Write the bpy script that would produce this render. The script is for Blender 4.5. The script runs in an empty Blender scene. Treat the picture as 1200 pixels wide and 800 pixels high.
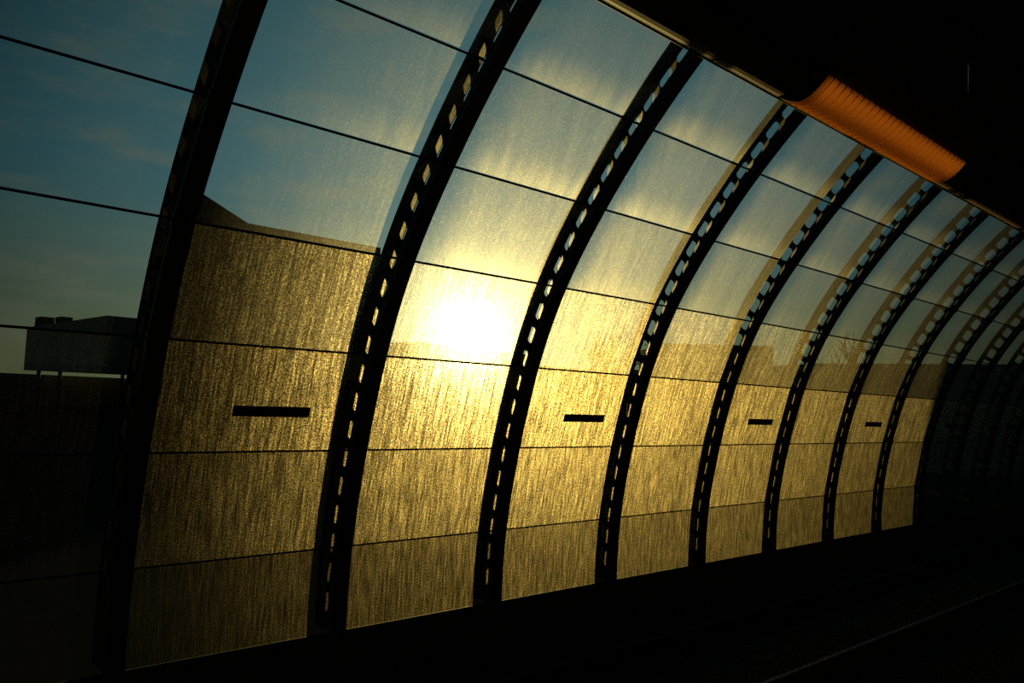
import bpy, bmesh, math, random
import numpy as np
from mathutils import Vector, Matrix

# ------------------------------------------------------------------ camera, sky, sun, exposure
C = bpy.context.scene.collection
scn = bpy.context.scene
EYE = 2.77                                   # eye height above the track slab
F_PX = 940.0                                 # focal length for a 1200 px wide frame
ROT = [[0.737007, 0.078557, 0.671305],       # world X, Y, Z seen in camera axes (right, down, forward)
       [-0.674396, 0.019561, 0.738111],
       [0.044852, -0.996718, 0.067395]]
cam_data = bpy.data.cameras.new('camera')
cam_data.sensor_width = 36.0
cam_data.lens = F_PX / 1200.0 * 36.0
cam_data.clip_start = 0.05
cam_data.clip_end = 3000
cam = bpy.data.objects.new('camera', cam_data)
C.objects.link(cam)
m = Matrix([[ROT[i][0], -ROT[i][1], -ROT[i][2], 0.0] for i in range(3)] + [[0, 0, 0, 1]])
m[2][3] = EYE
cam.matrix_world = m
scn.camera = cam

SUN = Vector((0.630608, 0.772724, 0.072327)).normalized()   # direction towards the sun

SUN_STRENGTH = 3.2
SUN_COLOR = (1.0, 0.70, 0.21)
EXPOSURE = 0.0

scn.view_settings.view_transform = 'Standard'
scn.view_settings.look = 'None'
scn.view_settings.gamma = 1.0
scn.view_settings.use_curve_mapping = False
scn.view_settings.exposure = EXPOSURE
scn.cycles.max_bounces = 6
scn.cycles.transparent_max_bounces = 16
scn.cycles.caustics_reflective = False
scn.cycles.caustics_refractive = False
scn.cycles.sample_clamp_indirect = 0.6
scn.cycles.use_denoising = False

sl = bpy.data.lights.new('sun', 'SUN')
sl.energy = SUN_STRENGTH
sl.color = SUN_COLOR
sl.angle = math.radians(0.9)
so = bpy.data.objects.new('sun', sl)
so.rotation_euler = (-SUN).to_track_quat('-Z', 'Y').to_euler()
so.location = (30, 40, 30)
C.objects.link(so)


class NT:
    """tiny helper for node trees"""
    def __init__(self, tree):
        self.t = tree
        tree.nodes.clear()

    def n(self, kind, **kw):
        nd = self.t.nodes.new(kind)
        for k, v in kw.items():
            if k.startswith('_'):
                setattr(nd, k[1:], v)
        return nd

    def link(self, a, b):
        self.t.links.new(a, b)

    def put(self, sock, v):
        if hasattr(v, 'node'):
            self.t.links.new(v, sock)
        else:
            sock.default_value = v

    def math(self, op, a, b=None, c=None, clamp=False):
        nd = self.t.nodes.new('ShaderNodeMath')
        nd.operation = op
        nd.use_clamp = clamp
        self.put(nd.inputs[0], a)
        if b is not None:
            self.put(nd.inputs[1], b)
        if c is not None:
            self.put(nd.inputs[2], c)
        return nd.outputs[0]

    def rng(self, v, a, b, c, d, smooth=False):
        nd = self.t.nodes.new('ShaderNodeMapRange')
        nd.interpolation_type = 'SMOOTHSTEP' if smooth else 'LINEAR'
        for i, x in enumerate((v, a, b, c, d)):
            self.put(nd.inputs[i], x)
        return nd.outputs[0]

    def mix(self, fac, a, b, blend='MIX'):
        nd = self.t.nodes.new('ShaderNodeMix')
        nd.data_type = 'RGBA'
        nd.blend_type = blend
        self.put(nd.inputs[0], fac)
        self.put(nd.inputs[6], a)
        self.put(nd.inputs[7], b)
        return nd.outputs[2]

    def scale(self, col, f):
        nd = self.t.nodes.new('ShaderNodeVectorMath')
        nd.operation = 'SCALE'
        self.put(nd.inputs[0], col)
        self.put(nd.inputs[3], f)
        return nd.outputs[0]

    def schlick(self, f0=0.06, top=0.85):
        geo = self.t.nodes.new('ShaderNodeNewGeometry')
        dt = self.t.nodes.new('ShaderNodeVectorMath')
        dt.operation = 'DOT_PRODUCT'
        self.t.links.new(geo.outputs['Normal'], dt.inputs[0])
        self.t.links.new(geo.outputs['Incoming'], dt.inputs[1])
        c = self.math('SUBTRACT', 1.0, self.math('ABSOLUTE', dt.outputs['Value']), clamp=True)
        return self.math('MULTIPLY_ADD', self.math('POWER', c, 5.0), top, f0)

    def add(self, a, b):
        nd = self.t.nodes.new('ShaderNodeVectorMath')
        nd.operation = 'ADD'
        self.put(nd.inputs[0], a)
        self.put(nd.inputs[1], b)
        return nd.outputs[0]


def build_world():
    w = bpy.data.worlds.new('evening_sky')
    scn.world = w
    w.use_nodes = True
    q = NT(w.node_tree)
    tc = q.n('ShaderNodeTexCoord')
    nrm = q.n('ShaderNodeVectorMath', _operation='NORMALIZE')
    q.link(tc.outputs['Generated'], nrm.inputs[0])
    d = nrm.outputs[0]
    sep = q.n('ShaderNodeSeparateXYZ')
    q.link(d, sep.inputs[0])
    dot = q.n('ShaderNodeVectorMath', _operation='DOT_PRODUCT')
    q.link(d, dot.inputs[0])
    dot.inputs[1].default_value = SUN
    c = q.math('MAXIMUM', dot.outputs['Value'], 0.0)
    e = q.rng(sep.outputs[2], 0.0, 0.26, 0.0, 1.0, True)
    base = q.mix(e, (0.085, 0.098, 0.040, 1), (0.024, 0.094, 0.122, 1))
    # cloud wisps
    ns = q.n('ShaderNodeTexNoise')
    mp = q.n('ShaderNodeMapping')
    q.link(d, mp.inputs[0])
    mp.inputs['Scale'].default_value = (3.0, 3.0, 11.0)
    q.link(mp.outputs[0], ns.inputs['Vector'])
    ns.inputs['Scale'].default_value = 2.4
    ns.inputs['Detail'].default_value = 5
    cl = q.rng(ns.outputs[0], 0.45, 0.75, 0.0, 0.55, True)
    base = q.mix(cl, base, (0.13, 0.13, 0.095, 1))
    away = q.rng(c, 0.75, 0.97, 0.20, 1.0, True)
    base = q.scale(base, away)
    halo1 = q.scale((0.15, 0.17, 0.12), q.math('POWER', c, 20.0))
    halo2 = q.scale((0.9, 0.75, 0.36), q.math('POWER', c, 260.0))
    halo3 = q.scale((4.0, 3.4, 2.1), q.math('POWER', c, 3400.0))
    disc = q.scale((40.0, 34.0, 22.0), q.math('GREATER_THAN', c, math.cos(math.radians(0.45))))
    tot = q.add(q.add(base, halo1), q.add(halo2, q.add(halo3, disc)))
    below = q.rng(sep.outputs[2], -0.03, 0.0, 0.15, 1.0)
    tot = q.scale(tot, below)
    bg = q.n('ShaderNodeBackground')
    q.link(tot, bg.inputs[0])
    out = q.n('ShaderNodeOutputWorld')
    q.link(bg.outputs[0], out.inputs[0])


build_world()

# ------------------------------------------------------------------ profile of the arched wall (Y, Z from the eye)
JN = ['U', 'Z', 'A', 'B', 'C', 'D', 'E', 'F']
P = np.array([[4.2135, 3.3400], [4.8746, 2.6791], [5.4649, 1.9633], [5.9858, 1.1779], [6.3620, 0.3162],
              [6.6077, -0.5791], [6.7704, -1.5049], [6.8015, -2.3108]])
SP = 2.0                                      # rib spacing
RIB_W = 0.16
RIB_X = lambda k: 0.21 + SP * k - RIB_W / 2   # centre of rib k
GLASS_D = 0.035
NRIB = 15


class Spline:
    """natural cubic spline of the rib front through the joints"""
    def __init__(self, pts):
        self.s = np.r_[0, np.cumsum(np.linalg.norm(np.diff(pts, axis=0), axis=1))]
        n = len(pts)
        h = np.diff(self.s)
        A = np.eye(n)
        rhs = np.zeros((n, 2))
        for i in range(1, n - 1):
            A[i, i - 1:i + 2] = [h[i - 1], 2 * (h[i - 1] + h[i]), h[i]]
            rhs[i] = 6 * ((pts[i + 1] - pts[i]) / h[i] - (pts[i] - pts[i - 1]) / h[i - 1])
        A[0, 0:2] = [1, -1]
        A[n - 1, n - 2:n] = [-1, 1]
        self.M = np.linalg.solve(A, rhs)
        self.p = pts
        self.h = h

    def at(self, s):
        i = int(np.clip(np.searchsorted(self.s, s) - 1, 0, len(self.h) - 1))
        h = self.h[i]
        a = (self.s[i + 1] - s) / h
        b = (s - self.s[i]) / h
        pos = a * self.p[i] + b * self.p[i + 1] + ((a**3 - a) * self.M[i] + (b**3 - b) * self.M[i + 1]) * h * h / 6
        tan = (self.p[i + 1] - self.p[i]) / h + (-(3 * a * a - 1) * self.M[i] + (3 * b * b - 1) * self.M[i + 1]) * h / 6
        tan /= np.linalg.norm(tan)
        nor = np.array([-tan[1], tan[0]])     # outward (tangent runs downwards)
        return pos, tan, nor

    def pt(self, x, s, e):
        """x along the hall, s down the arc, e depth outwards -> world"""
        pos, tan, nor = self.at(min(max(s, self.s[0]), self.s[-1]))
        p = pos + nor * e
        if s > self.s[-1]:
            p = p + tan * (s - self.s[-1])
        if s < self.s[0]:
            p = p + tan * (s - self.s[0])
        return Vector((x, p[0], p[1] + EYE))


ARC = Spline(P)
G = []
for j in range(len(P)):
    _, _, nj = ARC.at(ARC.s[j])
    G.append(P[j] * (1 + GLASS_D / float(nj @ P[j])))
G = np.array(G)                               # inner face of the glass at each joint


# ------------------------------------------------------------------ mesh helpers
def mesh_obj(name, verts, faces, mats, parent=None, smooth=False, loc=None):
    me = bpy.data.meshes.new(name)
    me.from_pydata([tuple(v) for v in verts], [], faces)
    for mm in (mats if isinstance(mats, (list, tuple)) else [mats]):
        me.materials.append(mm)
    bm = bmesh.new()
    bm.from_mesh(me)
    bmesh.ops.recalc_face_normals(bm, faces=bm.faces)
    bm.to_mesh(me)
    bm.free()
    if smooth:
        me.polygons.foreach_set('use_smooth', [True] * len(me.polygons))
    o = bpy.data.objects.new(name, me)
    C.objects.link(o)
    if parent is not None:
        o.parent = parent
    if loc is not None:
        o.location = loc
    return o


class MB:
    """collects shapes into one mesh"""
    def __init__(self):
        self.v = []
        self.f = []

    def add(self, verts, faces):
        k = len(self.v)
        self.v += [Vector(p) for p in verts]
        self.f += [tuple(i + k for i in fc) for fc in faces]

    def box(self, x0, x1, y0, y1, z0, z1):
        self.add([(x0, y0, z0), (x1, y0, z0), (x1, y1, z0), (x0, y1, z0), (x0, y0, z1), (x1, y0, z1), (x1, y1, z1), (x0, y1, z1)],
                 [(0, 3, 2, 1), (4, 5, 6, 7), (0, 1, 5, 4), (1, 2, 6, 5), (2, 3, 7, 6), (3, 0, 4, 7)])

    def prism(self, poly, x0, x1, axis='x'):
        """closed outline in the (y,z) plane swept along x (or in (x,z) along y)"""
        n = len(poly)
        if axis == 'x':
            a = [(x0, p[0], p[1]) for p in poly] + [(x1, p[0], p[1]) for p in poly]
        else:
            a = [(p[0], x0, p[1]) for p in poly] + [(p[0], x1, p[1]) for p in poly]
        fs = [tuple(range(n))[::-1], tuple(range(n, 2 * n))]
        fs += [(i, (i + 1) % n, n + (i + 1) % n, n + i) for i in range(n)]
        self.add(a, fs)

    def tube(self, p0, p1, r0, r1, n=8):
        p0 = Vector(p0)
        p1 = Vector(p1)
        d = (p1 - p0).normalized()
        u = d.orthogonal().normalized()
        w = d.cross(u)
        a = []
        for p, r in ((p0, r0), (p1, r1)):
            for i in range(n):
                t = 2 * math.pi * i / n
                a.append(p + u * (r * math.cos(t)) + w * (r * math.sin(t)))
        fs = [(i, (i + 1) % n, n + (i + 1) % n, n + i) for i in range(n)]
        fs += [tuple(range(n))[::-1], tuple(range(n, 2 * n))]
        self.add(a, fs)

    def sweep(self, xa, xb, ea, eb, s0, s1, n):
        """rectangular bar following the arc"""
        a = []
        for i in range(n + 1):
            s = s0 + (s1 - s0) * i / n
            a += [ARC.pt(xa, s, ea), ARC.pt(xb, s, ea), ARC.pt(xb, s, eb), ARC.pt(xa, s, eb)]
        fs = [(0, 1, 2, 3), tuple(4 * n + i for i in (3, 2, 1, 0))]
        for i in range(n):
            for q in range(4):
                b = 4 * i
                fs.append((b + q, b + (q + 1) % 4, b + 4 + (q + 1) % 4, b + 4 + q))
        self.add(a, fs)

    def build(self, name, mats, parent=None, smooth=False, loc=None):
        return mesh_obj(name, self.v, self.f, mats, parent, smooth, loc)


def tag(o, label=None, cat=None, group=None, kind=None):
    if label:
        o['label'] = label
    if cat:
        o['category'] = cat
    if group:
        o['group'] = group
    if kind:
        o['kind'] = kind
    return o


def empty(name, loc=(0, 0, 0)):
    o = bpy.data.objects.new(name, None)
    o.empty_display_size = 0.2
    o.location = loc
    C.objects.link(o)
    return o


# ------------------------------------------------------------------ materials
def plain(name, col, rough=0.6, metal=0.0, spec=0.3, var=0.25, scale=6.0):
    mt = bpy.data.materials.new(name)
    mt.use_nodes = True
    q = NT(mt.node_tree)
    tc = q.n('ShaderNodeTexCoord')
    ns = q.n('ShaderNodeTexNoise')
    q.link(tc.outputs['Object'], ns.inputs['Vector'])
    ns.inputs['Scale'].default_value = scale
    ns.inputs['Detail'].default_value = 4
    lo = tuple(c * (1 - var) for c in col) + (1,)
    hi = tuple(c * (1 + var) for c in col) + (1,)
    colr = q.mix(ns.outputs[0], lo, hi)
    b = q.n('ShaderNodeBsdfPrincipled')
    q.link(colr, b.inputs['Base Color'])
    b.inputs['Roughness'].default_value = rough
    b.inputs['Metallic'].default_value = metal
    b.inputs['Specular IOR Level'].default_value = spec
    o = q.n('ShaderNodeOutputMaterial')
    q.link(b.outputs[0], o.inputs[0])
    return mt


M_STEEL = plain('painted_steel', (0.020, 0.021, 0.023), 0.55)
M_COVER = plain('black_cover_strip', (0.016, 0.016, 0.017), 0.22, spec=1.0)
M_RUBBER = plain('gasket_rubber', (0.008, 0.008, 0.008), 0.7)
M_MARK = plain('black_marker', (0.008, 0.007, 0.006), 0.5)
M_CONC = plain('dark_concrete', (0.060, 0.056, 0.042), 0.9, scale=3.0)
M_SLAB = plain('track_slab', (0.016, 0.016, 0.016), 0.95, spec=0.1, scale=2.0)
M_PLAT = plain('platform_paving', (0.02, 0.02, 0.02), 0.9)
M_RAIL = plain('rail_steel', (0.09, 0.088, 0.085), 0.6, spec=0.2)
M_DARK = plain('dark_interior', (0.012, 0.012, 0.009), 0.9, spec=0.1)
M_LIP = plain('canopy_lip_paint', (0.27, 0.14, 0.042), 0.7, spec=0.08)
M_GREY = plain('dull_grey_metal', (0.010, 0.011, 0.012), 0.7)
M_BLD = plain('far_facade', (0.33, 0.34, 0.28), 0.9, scale=0.4)
M_BLD2 = plain('far_facade_dark', (0.055, 0.055, 0.045), 0.9, scale=0.4)
M_GROUND = plain('outside_ground', (0.030, 0.030, 0.022), 1.0, spec=0.0, scale=0.3)
M_BARK = plain('bark', (0.035, 0.028, 0.020), 0.9)
M_LEAF = plain('winter_foliage', (0.040, 0.040, 0.020), 0.9)


def clear_glass():
    mt = bpy.data.materials.new('clear_glass')
    mt.use_nodes = True
    q = NT(mt.node_tree)
    tr = q.n('ShaderNodeBsdfTransparent')
    tr.inputs[0].default_value = (0.86, 0.93, 0.92, 1)
    gl = q.n('ShaderNodeBsdfGlossy')
    gl.inputs['Roughness'].default_value = 0.03
    mx = q.n('ShaderNodeMixShader')
    q.link(q.schlick(), mx.inputs[0])
    q.link(tr.outputs[0], mx.inputs[1])
    q.link(gl.outputs[0], mx.inputs[2])
    o = q.n('ShaderNodeOutputMaterial')
    q.link(mx.outputs[0], o.inputs[0])
    return mt


def dewy_glass():
    """glass face wet with dew and dust: sees through, and scatters the low sun forwards"""
    mt = bpy.data.materials.new('dewy_glass')
    mt.use_nodes = True
    q = NT(mt.node_tree)
    uv = q.n('ShaderNodeUVMap')
    sep = q.n('ShaderNodeSeparateXYZ')
    q.link(uv.outputs[0], sep.inputs[0])
    u, v = sep.outputs[0], sep.outputs[1]          # metres: u from the left rib, v from the lower joint

    def attr(nm):
        a = q.n('ShaderNodeAttribute', _attribute_type='OBJECT', _attribute_name=nm)
        return a.outputs['Fac']
    dew, streak, seed = attr('dew'), attr('streak'), attr('seed')
    off = q.n('ShaderNodeCombineXYZ')
    q.put(off.inputs[0], q.math('MULTIPLY', seed, 13.7))
    q.put(off.inputs[1], q.math('MULTIPLY', seed, 7.3))
    q.put(off.inputs[2], seed)

    def noise(su, sv, detail=2.0, rough=0.5, z=0.0, lean=0.0):
        cb = q.n('ShaderNodeCombineXYZ')
        uu = q.math('MULTIPLY_ADD', v, lean, u)
        q.put(cb.inputs[0], q.math('MULTIPLY', uu, su))
        q.put(cb.inputs[1], q.math('MULTIPLY_ADD', u, 6.7, q.math('MULTIPLY', v, sv)))
        cb.inputs[2].default_value = z
        ad = q.add(cb.outputs[0], off.outputs[0])
        ns = q.n('ShaderNodeTexNoise')
        q.link(ad, ns.inputs['Vector'])
        ns.inputs['Scale'].default_value = 1.0
        ns.inputs['Detail'].default_value = detail
        ns.inputs['Roughness'].default_value = rough
        return ns.outputs[0]
    runs = q.rng(noise(44, 1.8, 3), 0.32, 0.68, 0.0, 1.0)           # vertical runs
    fine = q.rng(noise(115, 5.0, 2, z=3), 0.34, 0.66, 0.0, 1.0)      # fine streaks
    blot = q.rng(noise(3.0, 2.2, 3, z=9), 0.30, 0.70, 0.0, 1.0)     # broad blotches
    drop = q.rng(noise(125, 95, 1.0, z=5), 0.36, 0.68, 0.0, 1.0)   # beads of dew
    spark = q.rng(noise(130, 120, 0.0, z=17), 0.74, 0.80, 0.0, 1.0)
    tex = q.math('MULTIPLY', q.math('MULTIPLY_ADD', runs, 0.75, 0.45), q.math('MULTIPLY_ADD', fine, 0.9, 0.45))
    tex = q.math('MULTIPLY', tex, q.math('MULTIPLY_ADD', drop, 1.9, 0.15))
    soft = q.math('MULTIPLY_ADD', blot, 0.30, 0.60)
    soft = q.math('MULTIPLY', soft, q.math('MULTIPLY_ADD', drop, 0.30, 0.85))
    tex = q.math('MULTIPLY', q.math('POWER', tex, 1.45), 0.92)
    body = q.n('ShaderNodeMix', _data_type='FLOAT')
    q.put(body.inputs[0], streak)
    q.put(body.inputs[2], soft)
    q.put(body.inputs[3], tex)
    w = body.outputs[0]
    # dust collects above the lower joint of the upper panes; a clean margin runs along the left rib
    vv = q.math('MULTIPLY_ADD', noise(7, 1.5, 3, z=21), 0.25, v)
    low = q.rng(vv, 0.12, 0.50, 2.0, 0.62, True)
    lowm = q.n('ShaderNodeMix', _data_type='FLOAT')
    q.put(lowm.inputs[0], attr('sill'))
    lowm.inputs[2].default_value = 1.0
    q.put(lowm.inputs[3], low)
    w = q.math('MULTIPLY', w, lowm.outputs[0])
    uu = q.math('MULTIPLY_ADD', noise(2, 5, 2, z=31), 0.18, u)
    mar = q.rng(uu, 0.10, 0.48, 0.0, 1.0, True)
    mar = q.n('ShaderNodeMix', _data_type='FLOAT')
    q.put(mar.inputs[0], attr('margin'))
    mar.inputs[2].default_value = 1.0
    q.put(mar.inputs[3], q.rng(uu, 0.14, 0.60, 0.05, 1.0, True))
    w = q.math('MULTIPLY', w, mar.outputs[0])
    w = q.math('MULTIPLY_ADD', q.math('MULTIPLY', spark, dew), 1.2, q.math('MULTIPLY', w, dew))
    rp = q.n('ShaderNodeMix', _data_type='FLOAT')
    q.put(rp.inputs[0], attr('light_ramp'))
    rp.inputs[2].default_value = 1.0
    q.put(rp.inputs[3], q.rng(uu, 0.15, 1.8, 0.30, 1.45, True))      # light falloff put into one bay: less scatter on its left
    w = q.math('MULTIPLY', w, rp.outputs[0])
    w = q.math('MULTIPLY', w, 0.115, clamp=True)

    # the scattering lobe leans to where the light comes from, on either side of the pane
    geo = q.n('ShaderNodeNewGeometry')
    sgn = q.math('MULTIPLY_ADD', geo.outputs['Backfacing'], 2.0, -1.0)

    def lobe(nvec, ior, rough, col):
        r = q.n('ShaderNodeBsdfRefraction')
        try:
            r.distribution = 'GGX'
        except Exception:
            pass
        q.put(r.inputs['Color'], col)
        r.inputs['Roughness'].default_value = rough
        r.inputs['IOR'].default_value = ior
        nv = q.scale(tuple(nvec), sgn)
        q.link(nv, r.inputs['Normal'])
        return r.outputs[0]
    wide = lobe(Vector((0.450, 0.890, 0.075)), 1.5, 0.68, q.mix(streak, (1.0, 0.97, 0.85, 1), (1.0, 0.82, 0.47, 1)))
    tight = lobe(SUN, 1.3, 0.41, q.mix(streak, (1.0, 1.0, 1.0, 1), (1.0, 1.0, 1.0, 1)))
    mx = q.n('ShaderNodeMixShader')
    mx.inputs[0].default_value = 0.27
    q.link(wide, mx.inputs[1])
    q.link(tight, mx.inputs[2])
    tr = q.n('ShaderNodeBsdfTransparent')
    tr.inputs[0].default_value = (0.93, 0.97, 0.96, 1)
    body = q.n('ShaderNodeMixShader')
    q.link(w, body.inputs[0])
    q.link(tr.outputs[0], body.inputs[1])
    q.link(mx.outputs[0], body.inputs[2])
    gl = q.n('ShaderNodeBsdfGlossy')
    gl.inputs['Roughness'].default_value = 0.03
    fin = q.n('ShaderNodeMixShader')
    q.link(q.schlick(), fin.inputs[0])
    q.link(body.outputs[0], fin.inputs[1])
    q.link(gl.outputs[0], fin.inputs[2])
    o = q.n('ShaderNodeOutputMaterial')
    q.link(fin.outputs[0], o.inputs[0])
    return mt


M_CLEAR = clear_glass()
M_DEW = dewy_glass()


def amber_cover():
    mt = bpy.data.materials.new('amber_ribbed_plastic')
    mt.use_nodes = True
    q = NT(mt.node_tree)
    tl = q.n('ShaderNodeBsdfTranslucent')
    tl.inputs[0].default_value = (0.85, 0.42, 0.10, 1)
    df = q.n('ShaderNodeBsdfDiffuse')
    df.inputs[0].default_value = (0.62, 0.30, 0.08, 1)
    mx = q.n('ShaderNodeMixShader')
    mx.inputs[0].default_value = 0.6
    q.link(tl.outputs[0], mx.inputs[1])
    q.link(df.outputs[0], mx.inputs[2])
    o = q.n('ShaderNodeOutputMaterial')
    q.link(mx.outputs[0], o.inputs[0])
    return mt


M_AMBER = amber_cover()
M_GROOVE_SHADE = plain('amber_groove_shade', (0.22, 0.085, 0.018), 0.6)  # darker amber standing in for shade in the cover's grooves


def glow_mat():
    mt = bpy.data.materials.new('lamp_panel_glow')
    mt.use_nodes = True
    q = NT(mt.node_tree)
    e = q.n('ShaderNodeEmission')
    e.inputs[0].default_value = (1.0, 0.44, 0.09, 1)
    e.inputs[1].default_value = 0.8
    o = q.n('ShaderNodeOutputMaterial')
    q.link(e.outputs[0], o.inputs[0])
    return mt


M_GLOW = glow_mat()

# ------------------------------------------------------------------ structure: slab, plinth, platform, canopy, back wall
XA, XB = -8.0, 44.0
b = MB()
b.box(XA, XB, 1.5, 6.9, -0.3, 0.0)
tag(b.build('floor', M_SLAB), kind='structure')
b = MB()
b.prism([(6.80, 0.0), (6.90, 0.0), (6.90, P[-1][1] + EYE - 0.10), (6.86, P[-1][1] + EYE - 0.02), (6.835, P[-1][1] + EYE - 0.02), (6.80, P[-1][1] + EYE - 0.06)], XA, XB)
tag(b.build('trim_1', M_CONC), kind='structure')
b = MB()
b.box(XA, XB, -6.0, 1.5, -0.3, EYE - 1.6)
tag(b.build('floor_platform', M_PLAT), kind='structure')
b = MB()
b.box(XA, XB, -6.3, -6.0, -0.3, EYE + 4.2)
tag(b.build('wall_back', M_DARK), kind='structure')
b = MB()
b.box(XA - 0.3, XA, -6.3, 3.0, -0.3, EYE + 4.2)
tag(b.build('wall_left', M_DARK), kind='structure')

LIP_Y, LIP_Z, LIP_R = 2.58, EYE + 2.212, 0.20           # rounded front lip of the canopy
soff = EYE + 2.10
b = MB()
b.prism([(-6.0, soff), (1.485, soff), (1.485, soff + 0.02), (1.505, soff + 0.02), (1.505, soff), (2.41, soff), (2.41, soff + 0.28), (-6.0, soff + 0.28)], XA, XB)
tag(b.build('ceiling', M_DARK), kind='structure')
b = MB()
prof = []
for i in range(15):
    t = math.radians(-145 + 165 * i / 14)
    prof.append((LIP_Y + LIP_R * math.cos(t), LIP_Z + LIP_R * math.sin(t)))
prof += [(2.768, soff + 0.28), (2.416, soff + 0.28)]
b.prism(prof, XA, XB)
tag(b.build('trim_2', M_LIP), kind='structure')
b = MB()
b.tube((XA, 2.708, EYE + 2.046), (XB, 2.708, EYE + 2.046), 0.007, 0.007, 8)
tag(b.build('trim_3', M_RUBBER), kind='structure')
# upper roof joining the rib tops to the canopy
b = MB()
top = P[0]
b.prism([(top[0] + 0.3, top[1] + EYE + 0.06), (top[0] + 0.28, top[1] + EYE + 0.30), (2.6, EYE + 4.35), (-6.3, EYE + 4.35), (-6.3, EYE + 4.2), (2.6, EYE + 4.2)], XA, XB)
tag(b.build('ceiling_upper', M_DARK), kind='structure')

# ------------------------------------------------------------------ ribs
ORD = ['zeroth', 'first', 'second', 'third', 'fourth', 'fifth', 'sixth', 'seventh', 'eighth', 'ninth', 'tenth', 'eleventh',
       'twelfth', 'thirteenth', 'fourteenth', 'fifteenth', 'sixteenth']
S_END = float(ARC.s[-1]) + 0.0
PITCH = 0.2686
S_B = float(ARC.s[3])
HOLE_S, HOLE_E, HOLE_HE, HOLE_HS = 0.088, 0.190, 0.0845, 0.102


def rib_body():
    b = MB()
    W0, W1 = 0.047, 0.056
    E0, E1 = 0.052, 0.330
    b.sweep(-0.078, 0.078, 0.320, 0.334, 0.0, S_END, 60)       # outer flange
    b.sweep(-0.070, 0.070, 0.048, 0.056, 0.0, S_END, 60)       # inner flange
    n0 = int(math.ceil((0.0 - (S_B + HOLE_S)) / PITCH)) - 1
    centres = [S_B + HOLE_S + PITCH * i for i in range(n0, 60)]
    NP = 40
    for sgn in (-1, 1):
        xi, xo = sgn * W0, sgn * W1
        for c in centres:
            a0, a1 = c - PITCH / 2, c + PITCH / 2
            if a1 <= 0.02 or a0 >= S_END - 0.02:
                continue
            a0, a1 = max(a0, 0.0), min(a1, S_END)
            full = (c - HOLE_HS > a0 + 0.005) and (c + HOLE_HS < a1 - 0.005)
            if not full:
                b.sweep(min(xi, xo), max(xi, xo), E0, E1, a0, a1, 4)
                continue
            inner, outer = [], []
            for i in range(NP):
                t = 2 * math.pi * i / NP
                ct, st = math.cos(t), math.sin(t)
                # elongated hexagon, flat sides along the rib
                r = 1 / max(abs(ct) / HOLE_HS, abs(st) / HOLE_HE, (0.0385 * abs(ct) + 0.026 * abs(st)) / 0.00515)
                inner.append((c + r * ct, HOLE_E + r * st))
                k = 1 / max(abs(ct), abs(st))
                so_, eo = ct * k, st * k
                outer.append((c + (so_ * (a1 - c) if so_ > 0 else so_ * (c - a0)),
                              HOLE_E + (eo * (E1 - HOLE_E) if eo > 0 else eo * (HOLE_E - E0))))
            vs = []
            for x in (xi, xo):
                vs += [ARC.pt(x, *p) for p in inner] + [ARC.pt(x, *p) for p in outer]
            fs = []
            for i in range(NP):
                j = (i + 1) % NP
                fs.append((i, j, NP + j, NP + i))
                fs.append((2 * NP + i, 3 * NP + i, 3 * NP + j, 2 * NP + j))
                fs.append((i, 2 * NP + i, 2 * NP + j, j))
                fs.append((NP + i, NP + j, 3 * NP + j, 3 * NP + i))
            b.add(vs, fs)
    return b


def rib_cover():
    b = MB()
    b.sweep(-0.08, 0.08, 0.004, 0.032, 0.0, S_END, 60)
    b.sweep(-0.074, 0.074, 0.0, 0.004, 0.0, S_END, 60)
    return b


def rib_clamp(j):
    b = MB()
    s = float(ARC.s[j])
    b.sweep(-0.095, 0.050, -0.014, 0.030, s - 0.05, s + 0.05, 2)
    b.sweep(-0.03, 0.03, -0.024, -0.014, s - 0.022, s + 0.022, 2)
    return b


root = empty('steel_rib', (RIB_X(0), P[-1][0], P[-1][1] + EYE))


def local(b, loc):
    for v in b.v:
        v -= Vector(loc)
    return b


base = (0.0, P[-1][0], P[-1][1] + EYE)
parts = [local(rib_body(), base).build('beam', M_STEEL, root), local(rib_cover(), base).build('cover_strip', M_COVER, root)]
for j in range(1, 7):
    parts.append(local(rib_clamp(j), base).build('clamp', M_COVER, root))
ribs = [root]
for k in range(1, NRIB):
    r = root.copy()
    C.objects.link(r)
    r.location.x = RIB_X(k)
    for pt in parts:
        c = pt.copy()
        C.objects.link(c)
        c.parent = r
    ribs.append(r)
for k, r in enumerate(ribs):
    if k == 0:
        lb = 'curved black steel rib standing left of all the others, beyond the dark panels'
    elif k == 1:
        lb = 'widest curved black rib, the first from the left, beside the dark clear panels'
    elif k == 2:
        lb = 'curved black rib with slot holes, second from left, just left of the sun'
    elif k == 3:
        lb = 'curved black rib with slot holes, third from left, just right of the sun'
    else:
        lb = 'curved black perforated rib of the glazed wall, %s from the left' % ORD[k]
    tag(r, lb, 'rib', 'curved steel ribs along the glazed wall')

# ------------------------------------------------------------------ glass panels
ROWN = {0: 'topmost row', 1: 'sixth row up', 2: 'fifth row up', 3: 'fourth row up', 4: 'third row up', 5: 'second row up', 6: 'lowest row'}
PANE_W = SP - 0.024
MARK_BAYS = (1, 3, 5, 7, 9, 11)
rng = random.Random(4)


def project(x, y, z):
    d = Vector((x, y, z))
    c = [sum(ROT[i][a] * d[i] for i in range(3)) for a in range(3)]
    return 600 + F_PX * c[0] / c[2], 400 + F_PX * c[1] / c[2]


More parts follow.
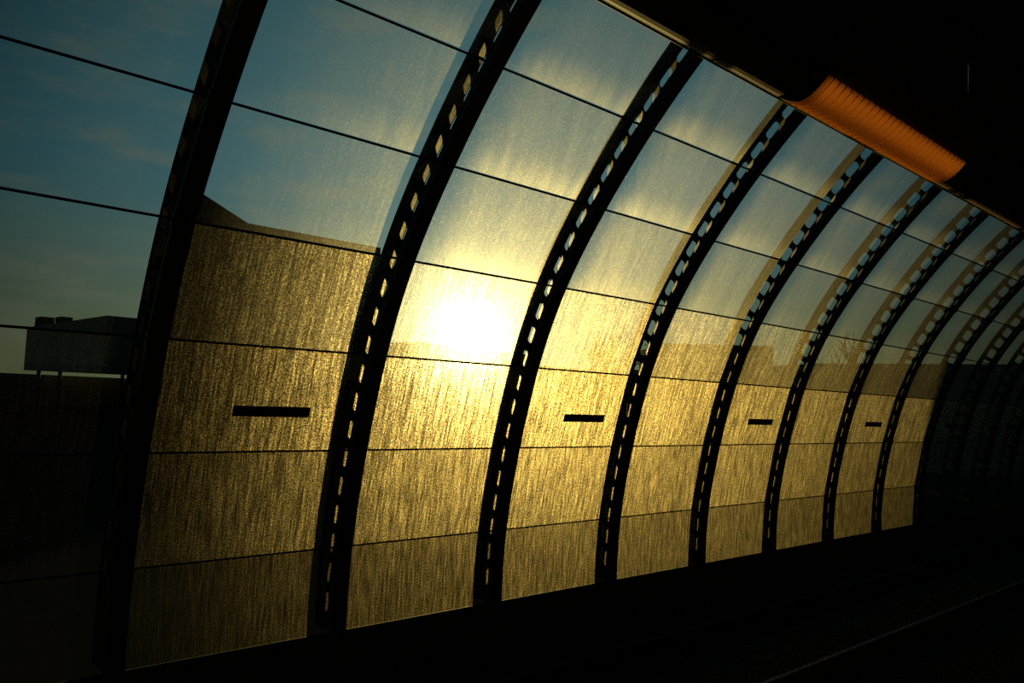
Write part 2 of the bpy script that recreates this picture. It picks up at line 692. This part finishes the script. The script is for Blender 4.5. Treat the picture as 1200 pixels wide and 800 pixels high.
def pane_mesh(row):
    """flat glass sheet with its own thickness; origin at lower left corner of the inner face"""
    a, bt = G[row], G[row + 1]                     # upper and lower joint
    t = (a - bt)
    H = float(np.linalg.norm(t))
    t = t / H
    n = np.array([t[1], -t[0]])                   # outwards
    n = n if n[0] > 0 else -n
    gap = 0.006
    T = 0.012
    vs, fs = [], []
    for e in (0.0, T):
        for (x, h) in ((0, gap), (PANE_W, gap), (PANE_W, H - gap), (0, H - gap)):
            p = t * h + n * e
            vs.append((x, p[0], p[1]))
    fs = [(0, 1, 2, 3), (7, 6, 5, 4), (0, 4, 5, 1), (1, 5, 6, 2), (2, 6, 7, 3), (3, 7, 4, 0)]
    me = bpy.data.meshes.new('glass_panel')
    me.from_pydata(vs, [], fs)
    me.materials.append(M_DEW)
    me.materials.append(M_CLEAR)
    for p in me.polygons:
        p.material_index = 0 if p.index == 0 else 1
    uvl = me.uv_layers.new(name='UVMap')
    uvs = {0: (0, gap), 1: (PANE_W, gap), 2: (PANE_W, H - gap), 3: (0, H - gap)}
    for li, lp in enumerate(me.loops):
        uvl.data[li].uv = uvs[lp.vertex_index % 4]
    me.update()
    # inner face must look inwards
    if me.polygons[0].normal.y > 0:
        me.flip_normals()
    g = MB()                                       # gasket along the lower joint
    x0, x1 = -0.012, PANE_W + 0.012
    pr = []
    for (h, e) in ((-0.0075, -0.004), (-0.0075, 0.014), (0.0075, 0.014), (0.0075, -0.004)):
        p = t * h + n * e
        pr.append((p[0], p[1]))
    g.prism(pr, x0, x1)
    gme = g.build('gasket_proto', M_RUBBER)
    gm = gme.data
    bpy.data.objects.remove(gme)
    gm.name = 'gasket'
    return me, gm, t, n, H


DEW_LIGHT_BAY = {0: 0.14, 1: 0.75}  # left bays scatter less: light falloff put into the dew amount
DEW_LIGHT_ROW = {0: 0.60, 1: 0.62, 2: 0.46, 3: 0.78, 4: 1.0, 5: 0.76, 6: 0.44}  # dew per row, with a vignette towards the bottom rows put in
LIGHT_FADE = {5: 0.92, 6: 0.8, 7: 0.65, 8: 0.42, 9: 0.28}                # weaker scatter imitates the light dimming far down the hall
STREAK = {0: 0.10, 1: 0.12, 2: 0.22, 3: 0.75, 4: 1.0, 5: 1.0, 6: 1.0}
SILL = {0: 1.0, 1: 0.6, 2: 0.2, 3: 0.0, 4: 0.0, 5: 0.0, 6: 0.0}
MARGIN = {0: 1.0, 1: 1.0, 2: 0.9, 3: 0.45, 4: 0.25, 5: 0.0, 6: 0.0}

for row in range(7):
    me, gm, t, n, H = pane_mesh(row)
    for k in range(0, 14):
        x = RIB_X(k) + 0.012
        cs = [project(x + dx, *(G[row + q])) for dx in (0, PANE_W) for q in (0, 1)]
        if min(c[0] for c in cs) > 1215 or max(c[1] for c in cs) < -15:
            continue
        o = bpy.data.objects.new('glass_panel', me)
        C.objects.link(o)
        o.location = (x, G[row + 1][0], G[row + 1][1] + EYE)
        o['dew'] = (0.035 if k == 0 and row > 2 else DEW_LIGHT_BAY.get(k, 1.0)) * DEW_LIGHT_ROW[row] * rng.uniform(0.94, 1.06) * (0.72 if k == 1 and row == 6 else 1.0) * (1.25 if k >= 5 and row > 3 else 1.0) * (LIGHT_FADE.get(min(k, 9), 1.0) if row <= 3 else 1.0)  # dew amount, with the imitated light falloff multiplied in
        o['streak'] = STREAK[row]
        o['sill'] = SILL[row]
        o['margin'] = MARGIN[row] if k > 0 else 0.0
        o['light_ramp'] = 1.0 if k == 1 else 0.0
        o['seed'] = float(k * 7 + row * 3.1 + 0.37)
        if k == 0:
            where = 'left of the first rib'
        else:
            where = 'between the %s and %s ribs from left' % (ORD[k], ORD[k + 1])
        look = 'dewy glass panel'
        if row == 3 and k == 2:
            look = 'glass panel with the sun glaring through'
        elif row == 4 and k in MARK_BAYS:
            look = 'panel with black strip'
        elif row <= 1:
            look = 'dusty glass panel'
        if k == 0 and row <= 2:
            look = 'dim teal glass panel'
        elif k == 0:
            look = 'dark glass panel'
        tag(o, ('%s, %s' % (look, where)) if row == 3 and k == 2 else '%s, %s, %s' % (look, ROWN[row], where), 'glass panel', 'glass panels of the curved wall')
        g = bpy.data.objects.new('gasket', gm)
        C.objects.link(g)
        g.parent = o
        if row == 4 and k in MARK_BAYS:
            s = MB()
            u0, u1 = 0.69, 1.40
            v0, v1 = 0.318, 0.412
            pr = []
            for (h, e) in ((v0, -0.003), (v0, 0.0), (v1, 0.0), (v1, -0.003)):
                p = t * h + n * e
                pr.append((p[0], p[1]))
            s.prism(pr, u0, u1)
            s.build('marker_strip', M_MARK, o)

# ------------------------------------------------------------------ ribbed lamp under the canopy lip
LX0, LX1 = 4.70, 7.13
lamp = empty('ribbed_lamp', ((LX0 + LX1) / 2, 2.5, soff))
tag(lamp, 'long amber ribbed lamp cover glowing under the dark canopy edge', 'lamp')


def lamp_profile(t):
    """t 0 at the lip, 1 at the inner edge; (y, z)"""
    y = 2.672 + (2.335 - 2.672) * t
    z = EYE + 2.030 + (2.094 - 2.030) * t - 0.075 * math.sin(math.pi * min(1, t))**0.9
    return y, z


b = MB()
NX, NTT = 336, 20
NR = 28
vs, fs = [], []
for i in range(NX + 1):
    x = LX0 + (LX1 - LX0) * i / NX
    ph = (i / NX * NR) % 1.0
    bump = 0.026 * (ph / 0.78 if ph < 0.78 else (1 - ph) / 0.22)**0.8
    for j in range(NTT + 1):
        y, z = lamp_profile(j / NTT)
        vs.append((x, y, z - bump * (0.25 + 0.75 * math.sin(math.pi * j / NTT))))
for i in range(NX):
    for j in range(NTT):
        a = i * (NTT + 1) + j
        fs.append((a, a + 1, a + NTT + 2, a + NTT + 1))
b.add([Vector(p) - lamp.location for p in vs], fs)
cov = b.build('lamp_cover', [M_AMBER, M_GROOVE_SHADE], lamp, smooth=True)
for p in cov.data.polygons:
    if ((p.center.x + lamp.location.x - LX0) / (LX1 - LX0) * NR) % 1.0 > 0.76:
        p.material_index = 1                     # groove shade painted darker between the ribs
for (xa, xb) in ((LX0 - 0.02, LX0), (LX1, LX1 + 0.02)):
    b = MB()
    poly = [lamp_profile(j / 16) for j in range(17)]
    poly = [(y, z - 0.017 * math.sin(math.pi * j / 16)) for j, (y, z) in enumerate(poly)] + [(2.335, soff - 0.001), (2.40, soff - 0.001), (2.52, EYE + 2.018)]
    b.prism(poly, xa, xb)
    local(b, lamp.location).build('end_cap', M_DARK, lamp)
b = MB()
b.prism([(2.365, soff - 0.012), (2.365, soff - 0.002), (2.408, soff - 0.002), (2.60, EYE + 2.006), (2.60, EYE + 1.998), (2.45, EYE + 2.05)], LX0 + 0.04, LX1 - 0.02)
local(b, lamp.location).build('light_panel', M_GLOW, lamp)

# ------------------------------------------------------------------ small dim things under the canopy
gr = empty('speaker_grille', (4.50, 1.66, soff))
tag(gr, 'small dark ceiling grille of faint slots under the canopy', 'grille')
b = MB()
b.box(4.38, 4.63, 1.56, 1.80, soff - 0.012, soff)
local(b, gr.location).build('plate', M_DARK, gr)
for iy in range(4):
    for ix in range(4):
        b = MB()
        cx, cy = 4.42 + 0.052 * ix, 1.60 + 0.052 * iy
        b.box(cx - 0.014, cx + 0.014, cy - 0.004, cy + 0.004, soff - 0.018, soff - 0.011)
        local(b, gr.location).build('slot', M_GREY, gr)
rod = empty('hanging_rod', (4.53, 1.475, soff))
tag(rod, 'thin grey rod hanging from the canopy seam at upper right', 'rod')
b = MB()
b.tube((4.53, 1.475, soff - 0.012), (4.53, 1.475, EYE + 1.712), 0.006, 0.006, 10)
local(b, rod.location).build('rod', M_GREY, rod, smooth=True)
b = MB()
b.tube((4.53, 1.475, soff), (4.53, 1.475, soff - 0.014), 0.022, 0.022, 14)
local(b, rod.location).build('ceiling_plate', M_GREY, rod)

# ------------------------------------------------------------------ rails on the slab
RAIL = [(-0.068, 0.0), (0.068, 0.0), (0.068, 0.012), (0.012, 0.03), (0.010, 0.125), (0.034, 0.135), (0.034, 0.162), (0.024, 0.172),
        (-0.024, 0.172), (-0.034, 0.162), (-0.034, 0.135), (-0.010, 0.125), (-0.012, 0.03), (-0.068, 0.012)]
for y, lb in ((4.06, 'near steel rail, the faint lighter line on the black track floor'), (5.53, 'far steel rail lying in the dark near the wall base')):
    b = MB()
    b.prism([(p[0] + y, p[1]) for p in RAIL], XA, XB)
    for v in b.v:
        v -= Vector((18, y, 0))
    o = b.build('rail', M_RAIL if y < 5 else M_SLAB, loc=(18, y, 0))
    tag(o, lb, 'rail', 'track rails')

# ------------------------------------------------------------------ outside
b = MB()
b.box(-400, 900, 6.9, 900, -0.6, -0.2)
tag(b.build('ground', M_GROUND), kind='structure')


def Zr(z):
    return z + EYE


# pale low box building on stilts, seen through the leftmost panels
Yb = 60.0
bl = empty('box_building', (0.275 * Yb, Yb, -0.2))
tag(bl, 'flat roofed box building on thin stilts, seen through the leftmost panels', 'building')
x0 = 0.275 * Yb
zt, zb = Zr(0.0715 * Yb), Zr(0.0055 * Yb)
far = 85.0
b = MB()
a = [(x0, Yb), (x0 + 22, Yb), (x0 + 22, far), (0.196 * far, far)]
b.add([(p[0], p[1], zb) for p in a] + [(p[0], p[1], zt) for p in a],
      [(0, 3, 2, 1), (4, 5, 6, 7), (0, 1, 5, 4), (1, 2, 6, 5), (2, 3, 7, 6), (3, 0, 4, 7)])
local(b, bl.location).build('body', M_BLD, bl)
for (fx, fy) in ((0.02, 0.0), (0.10, 0.0), (0.35, 0.0), (0.65, 0.0), (0.95, 0.0)):
    b = MB()
    px = 0.196 * far + 0.6 + fx * 22
    py = far - 1.0
    b.tube((px, py, -0.2), (px, py, zb), 0.18, 0.18, 8)
    local(b, bl.location).build('stilt', M_BLD2, bl)
for (xa, xb, h) in ((0.208, 0.222, 0.010), (0.228, 0.240, 0.012)):
    b = MB()
    yy = 80.0
    b.box(xa * yy, xb * yy, yy, yy + 2, zt, zt + h * yy)
    local(b, bl.location).build('roof_unit', M_BLD2, bl)
b = MB()
b.box(18.9, x0 + 40, far + 2, far + 30, -0.2, Zr(0.0))
tag(b.build('low_hall', M_BLD2), 'low dark hall behind the stilts of the box building', 'building')

# gabled long building behind the bay right of the first rib
Yb = 50.0
b = MB()
fac = [(0.340, -0.059), (0.340, 0.250), (0.437, 0.208), (0.437, 0.2085), (0.640, 0.2085), (0.640, -0.059)]
b.prism([(p[0] * Yb, Zr(p[1] * Yb)) for p in fac], Yb, Yb + 9, axis='y')
gb = empty('gabled_building', (0.48 * Yb, Yb, -0.2))
tag(gb, 'tall dark building with a sloped gable, behind panels right of the first rib', 'building')
for v in b.v:
    v.x += (v.y - Yb) * 0.40
local(b, gb.location).build('body', M_BLD2, gb)
for iz in range(3):
    for ix in range(5):
        b = MB()
        xx = 0.37 * Yb + ix * 2.6
        zz = 2.4 + iz * 3.2
        b.box(xx, xx + 1.5, Yb - 0.05, Yb + 0.02, zz, zz + 1.6)
        local(b, gb.location).build('window', M_RUBBER, gb)

# long low skyline under the sun
Yb = 300.0
b = MB()
sk = [(0.60, 0.066), (0.70, 0.068), (0.70, 0.074), (0.79, 0.076), (0.79, 0.066), (0.86, 0.067), (0.86, 0.072), (0.97, 0.072), (0.97, 0.055), (1.20, 0.055), (1.20, 0.062), (1.45, 0.062)]
poly = [(p[0] * Yb, Zr(p[1] * Yb)) for p in sk] + [(1.45 * Yb, -0.2), (0.60 * Yb, -0.2)]
b.prism(poly, Yb, Yb + 20, axis='y')
tag(b.build('distant_block', M_BLD2), 'distant low block with stepped roof under the sun', 'building')

# shed roofed building behind the fourth and fifth ribs; its shadow falls on the far panels
Yb = 24.0
b = MB()
sk = [(1.334, 0.121), (1.758, 0.147)]
poly = [(p[0] * Yb, Zr(p[1] * Yb)) for p in sk] + [(1.758 * Yb, -0.2), (1.334 * Yb, -0.2)]
b.prism(poly, Yb, Yb + 5, axis='y')
for v in b.v:
    v.x += (v.y - Yb) * 0.85
tag(b.build('shed_building', M_BLD2), 'shed roofed building with sloping roofline beyond panels between fourth and sixth ribs', 'building')
b = MB()
b.add([(1.75 * 25.4, 25.4, -0.2), (44.0, 22.2, -0.2), (44.6, 9.5, -0.2), (60, 9.5, -0.2), (60, 30, -0.2),
       (1.75 * 25.4, 25.4, Zr(2.5)), (44.0, 22.2, Zr(2.65)), (44.6, 9.5, Zr(2.62)), (60, 9.5, Zr(2.62)), (60, 30, Zr(2.6))],
      [(0, 1, 6, 5), (1, 2, 7, 6), (2, 3, 8, 7), (3, 4, 9, 8), (4, 0, 5, 9), (4, 3, 2, 1, 0), (5, 6, 7, 8, 9)])
tag(b.build('station_block', M_BLD), 'long flat roofed block along the skyline at far right', 'building')


def tree(name, base, h, spread, seed, leaves, label):
    rr = random.Random(seed)
    t = empty(name, base)
    tag(t, label, 'tree')
    bm = MB()
    tips = []

    def grow(p, d, ln, r, lvl):
        q = p + d * ln
        bm.tube(p, q, r, r * 0.7, 6)
        tips.append(q)
        if lvl == 0:
            return
        for _ in range(3 if lvl > 1 else 2):
            nd = (d + Vector((rr.uniform(-1, 1), rr.uniform(-1, 1), rr.uniform(-0.2, 0.7))) * spread).normalized()
            grow(p + d * ln * rr.uniform(0.6, 1.0), nd, ln * rr.uniform(0.55, 0.8), r * 0.6, lvl - 1)
    grow(Vector((0, 0, 0)), Vector((0, 0, 1)), h * 0.38, h * 0.028, 4)
    bm.build('trunk', M_BARK, t)
    if leaves:
        lf = MB()
        for q in tips:
            for _ in range(leaves):
                c = q + Vector((rr.gauss(0, 1), rr.gauss(0, 1), rr.gauss(0, 1))) * h * 0.055
                u = Vector((rr.gauss(0, 1), rr.gauss(0, 1), rr.gauss(0, 1))).normalized()
                w = u.orthogonal().normalized()
                s = h * 0.016
                lf.add([c - u * s, c + w * s * 0.6, c + u * s, c - w * s * 0.6], [(0, 1, 2, 3)])
        lf.build('foliage', M_LEAF, t)
    return t


tree('leafy_tree', (1.225 * 46, 46, -0.2), 9.8, 0.75, 3, 14, 'dark leafy tree beyond the panels between the third and fourth ribs')
tree('bare_tree', (2.28 * 16.5, 16.5, -0.2), 6.8, 0.8, 8, 0, 'bare branched tree beyond the panels between the sixth and seventh ribs')
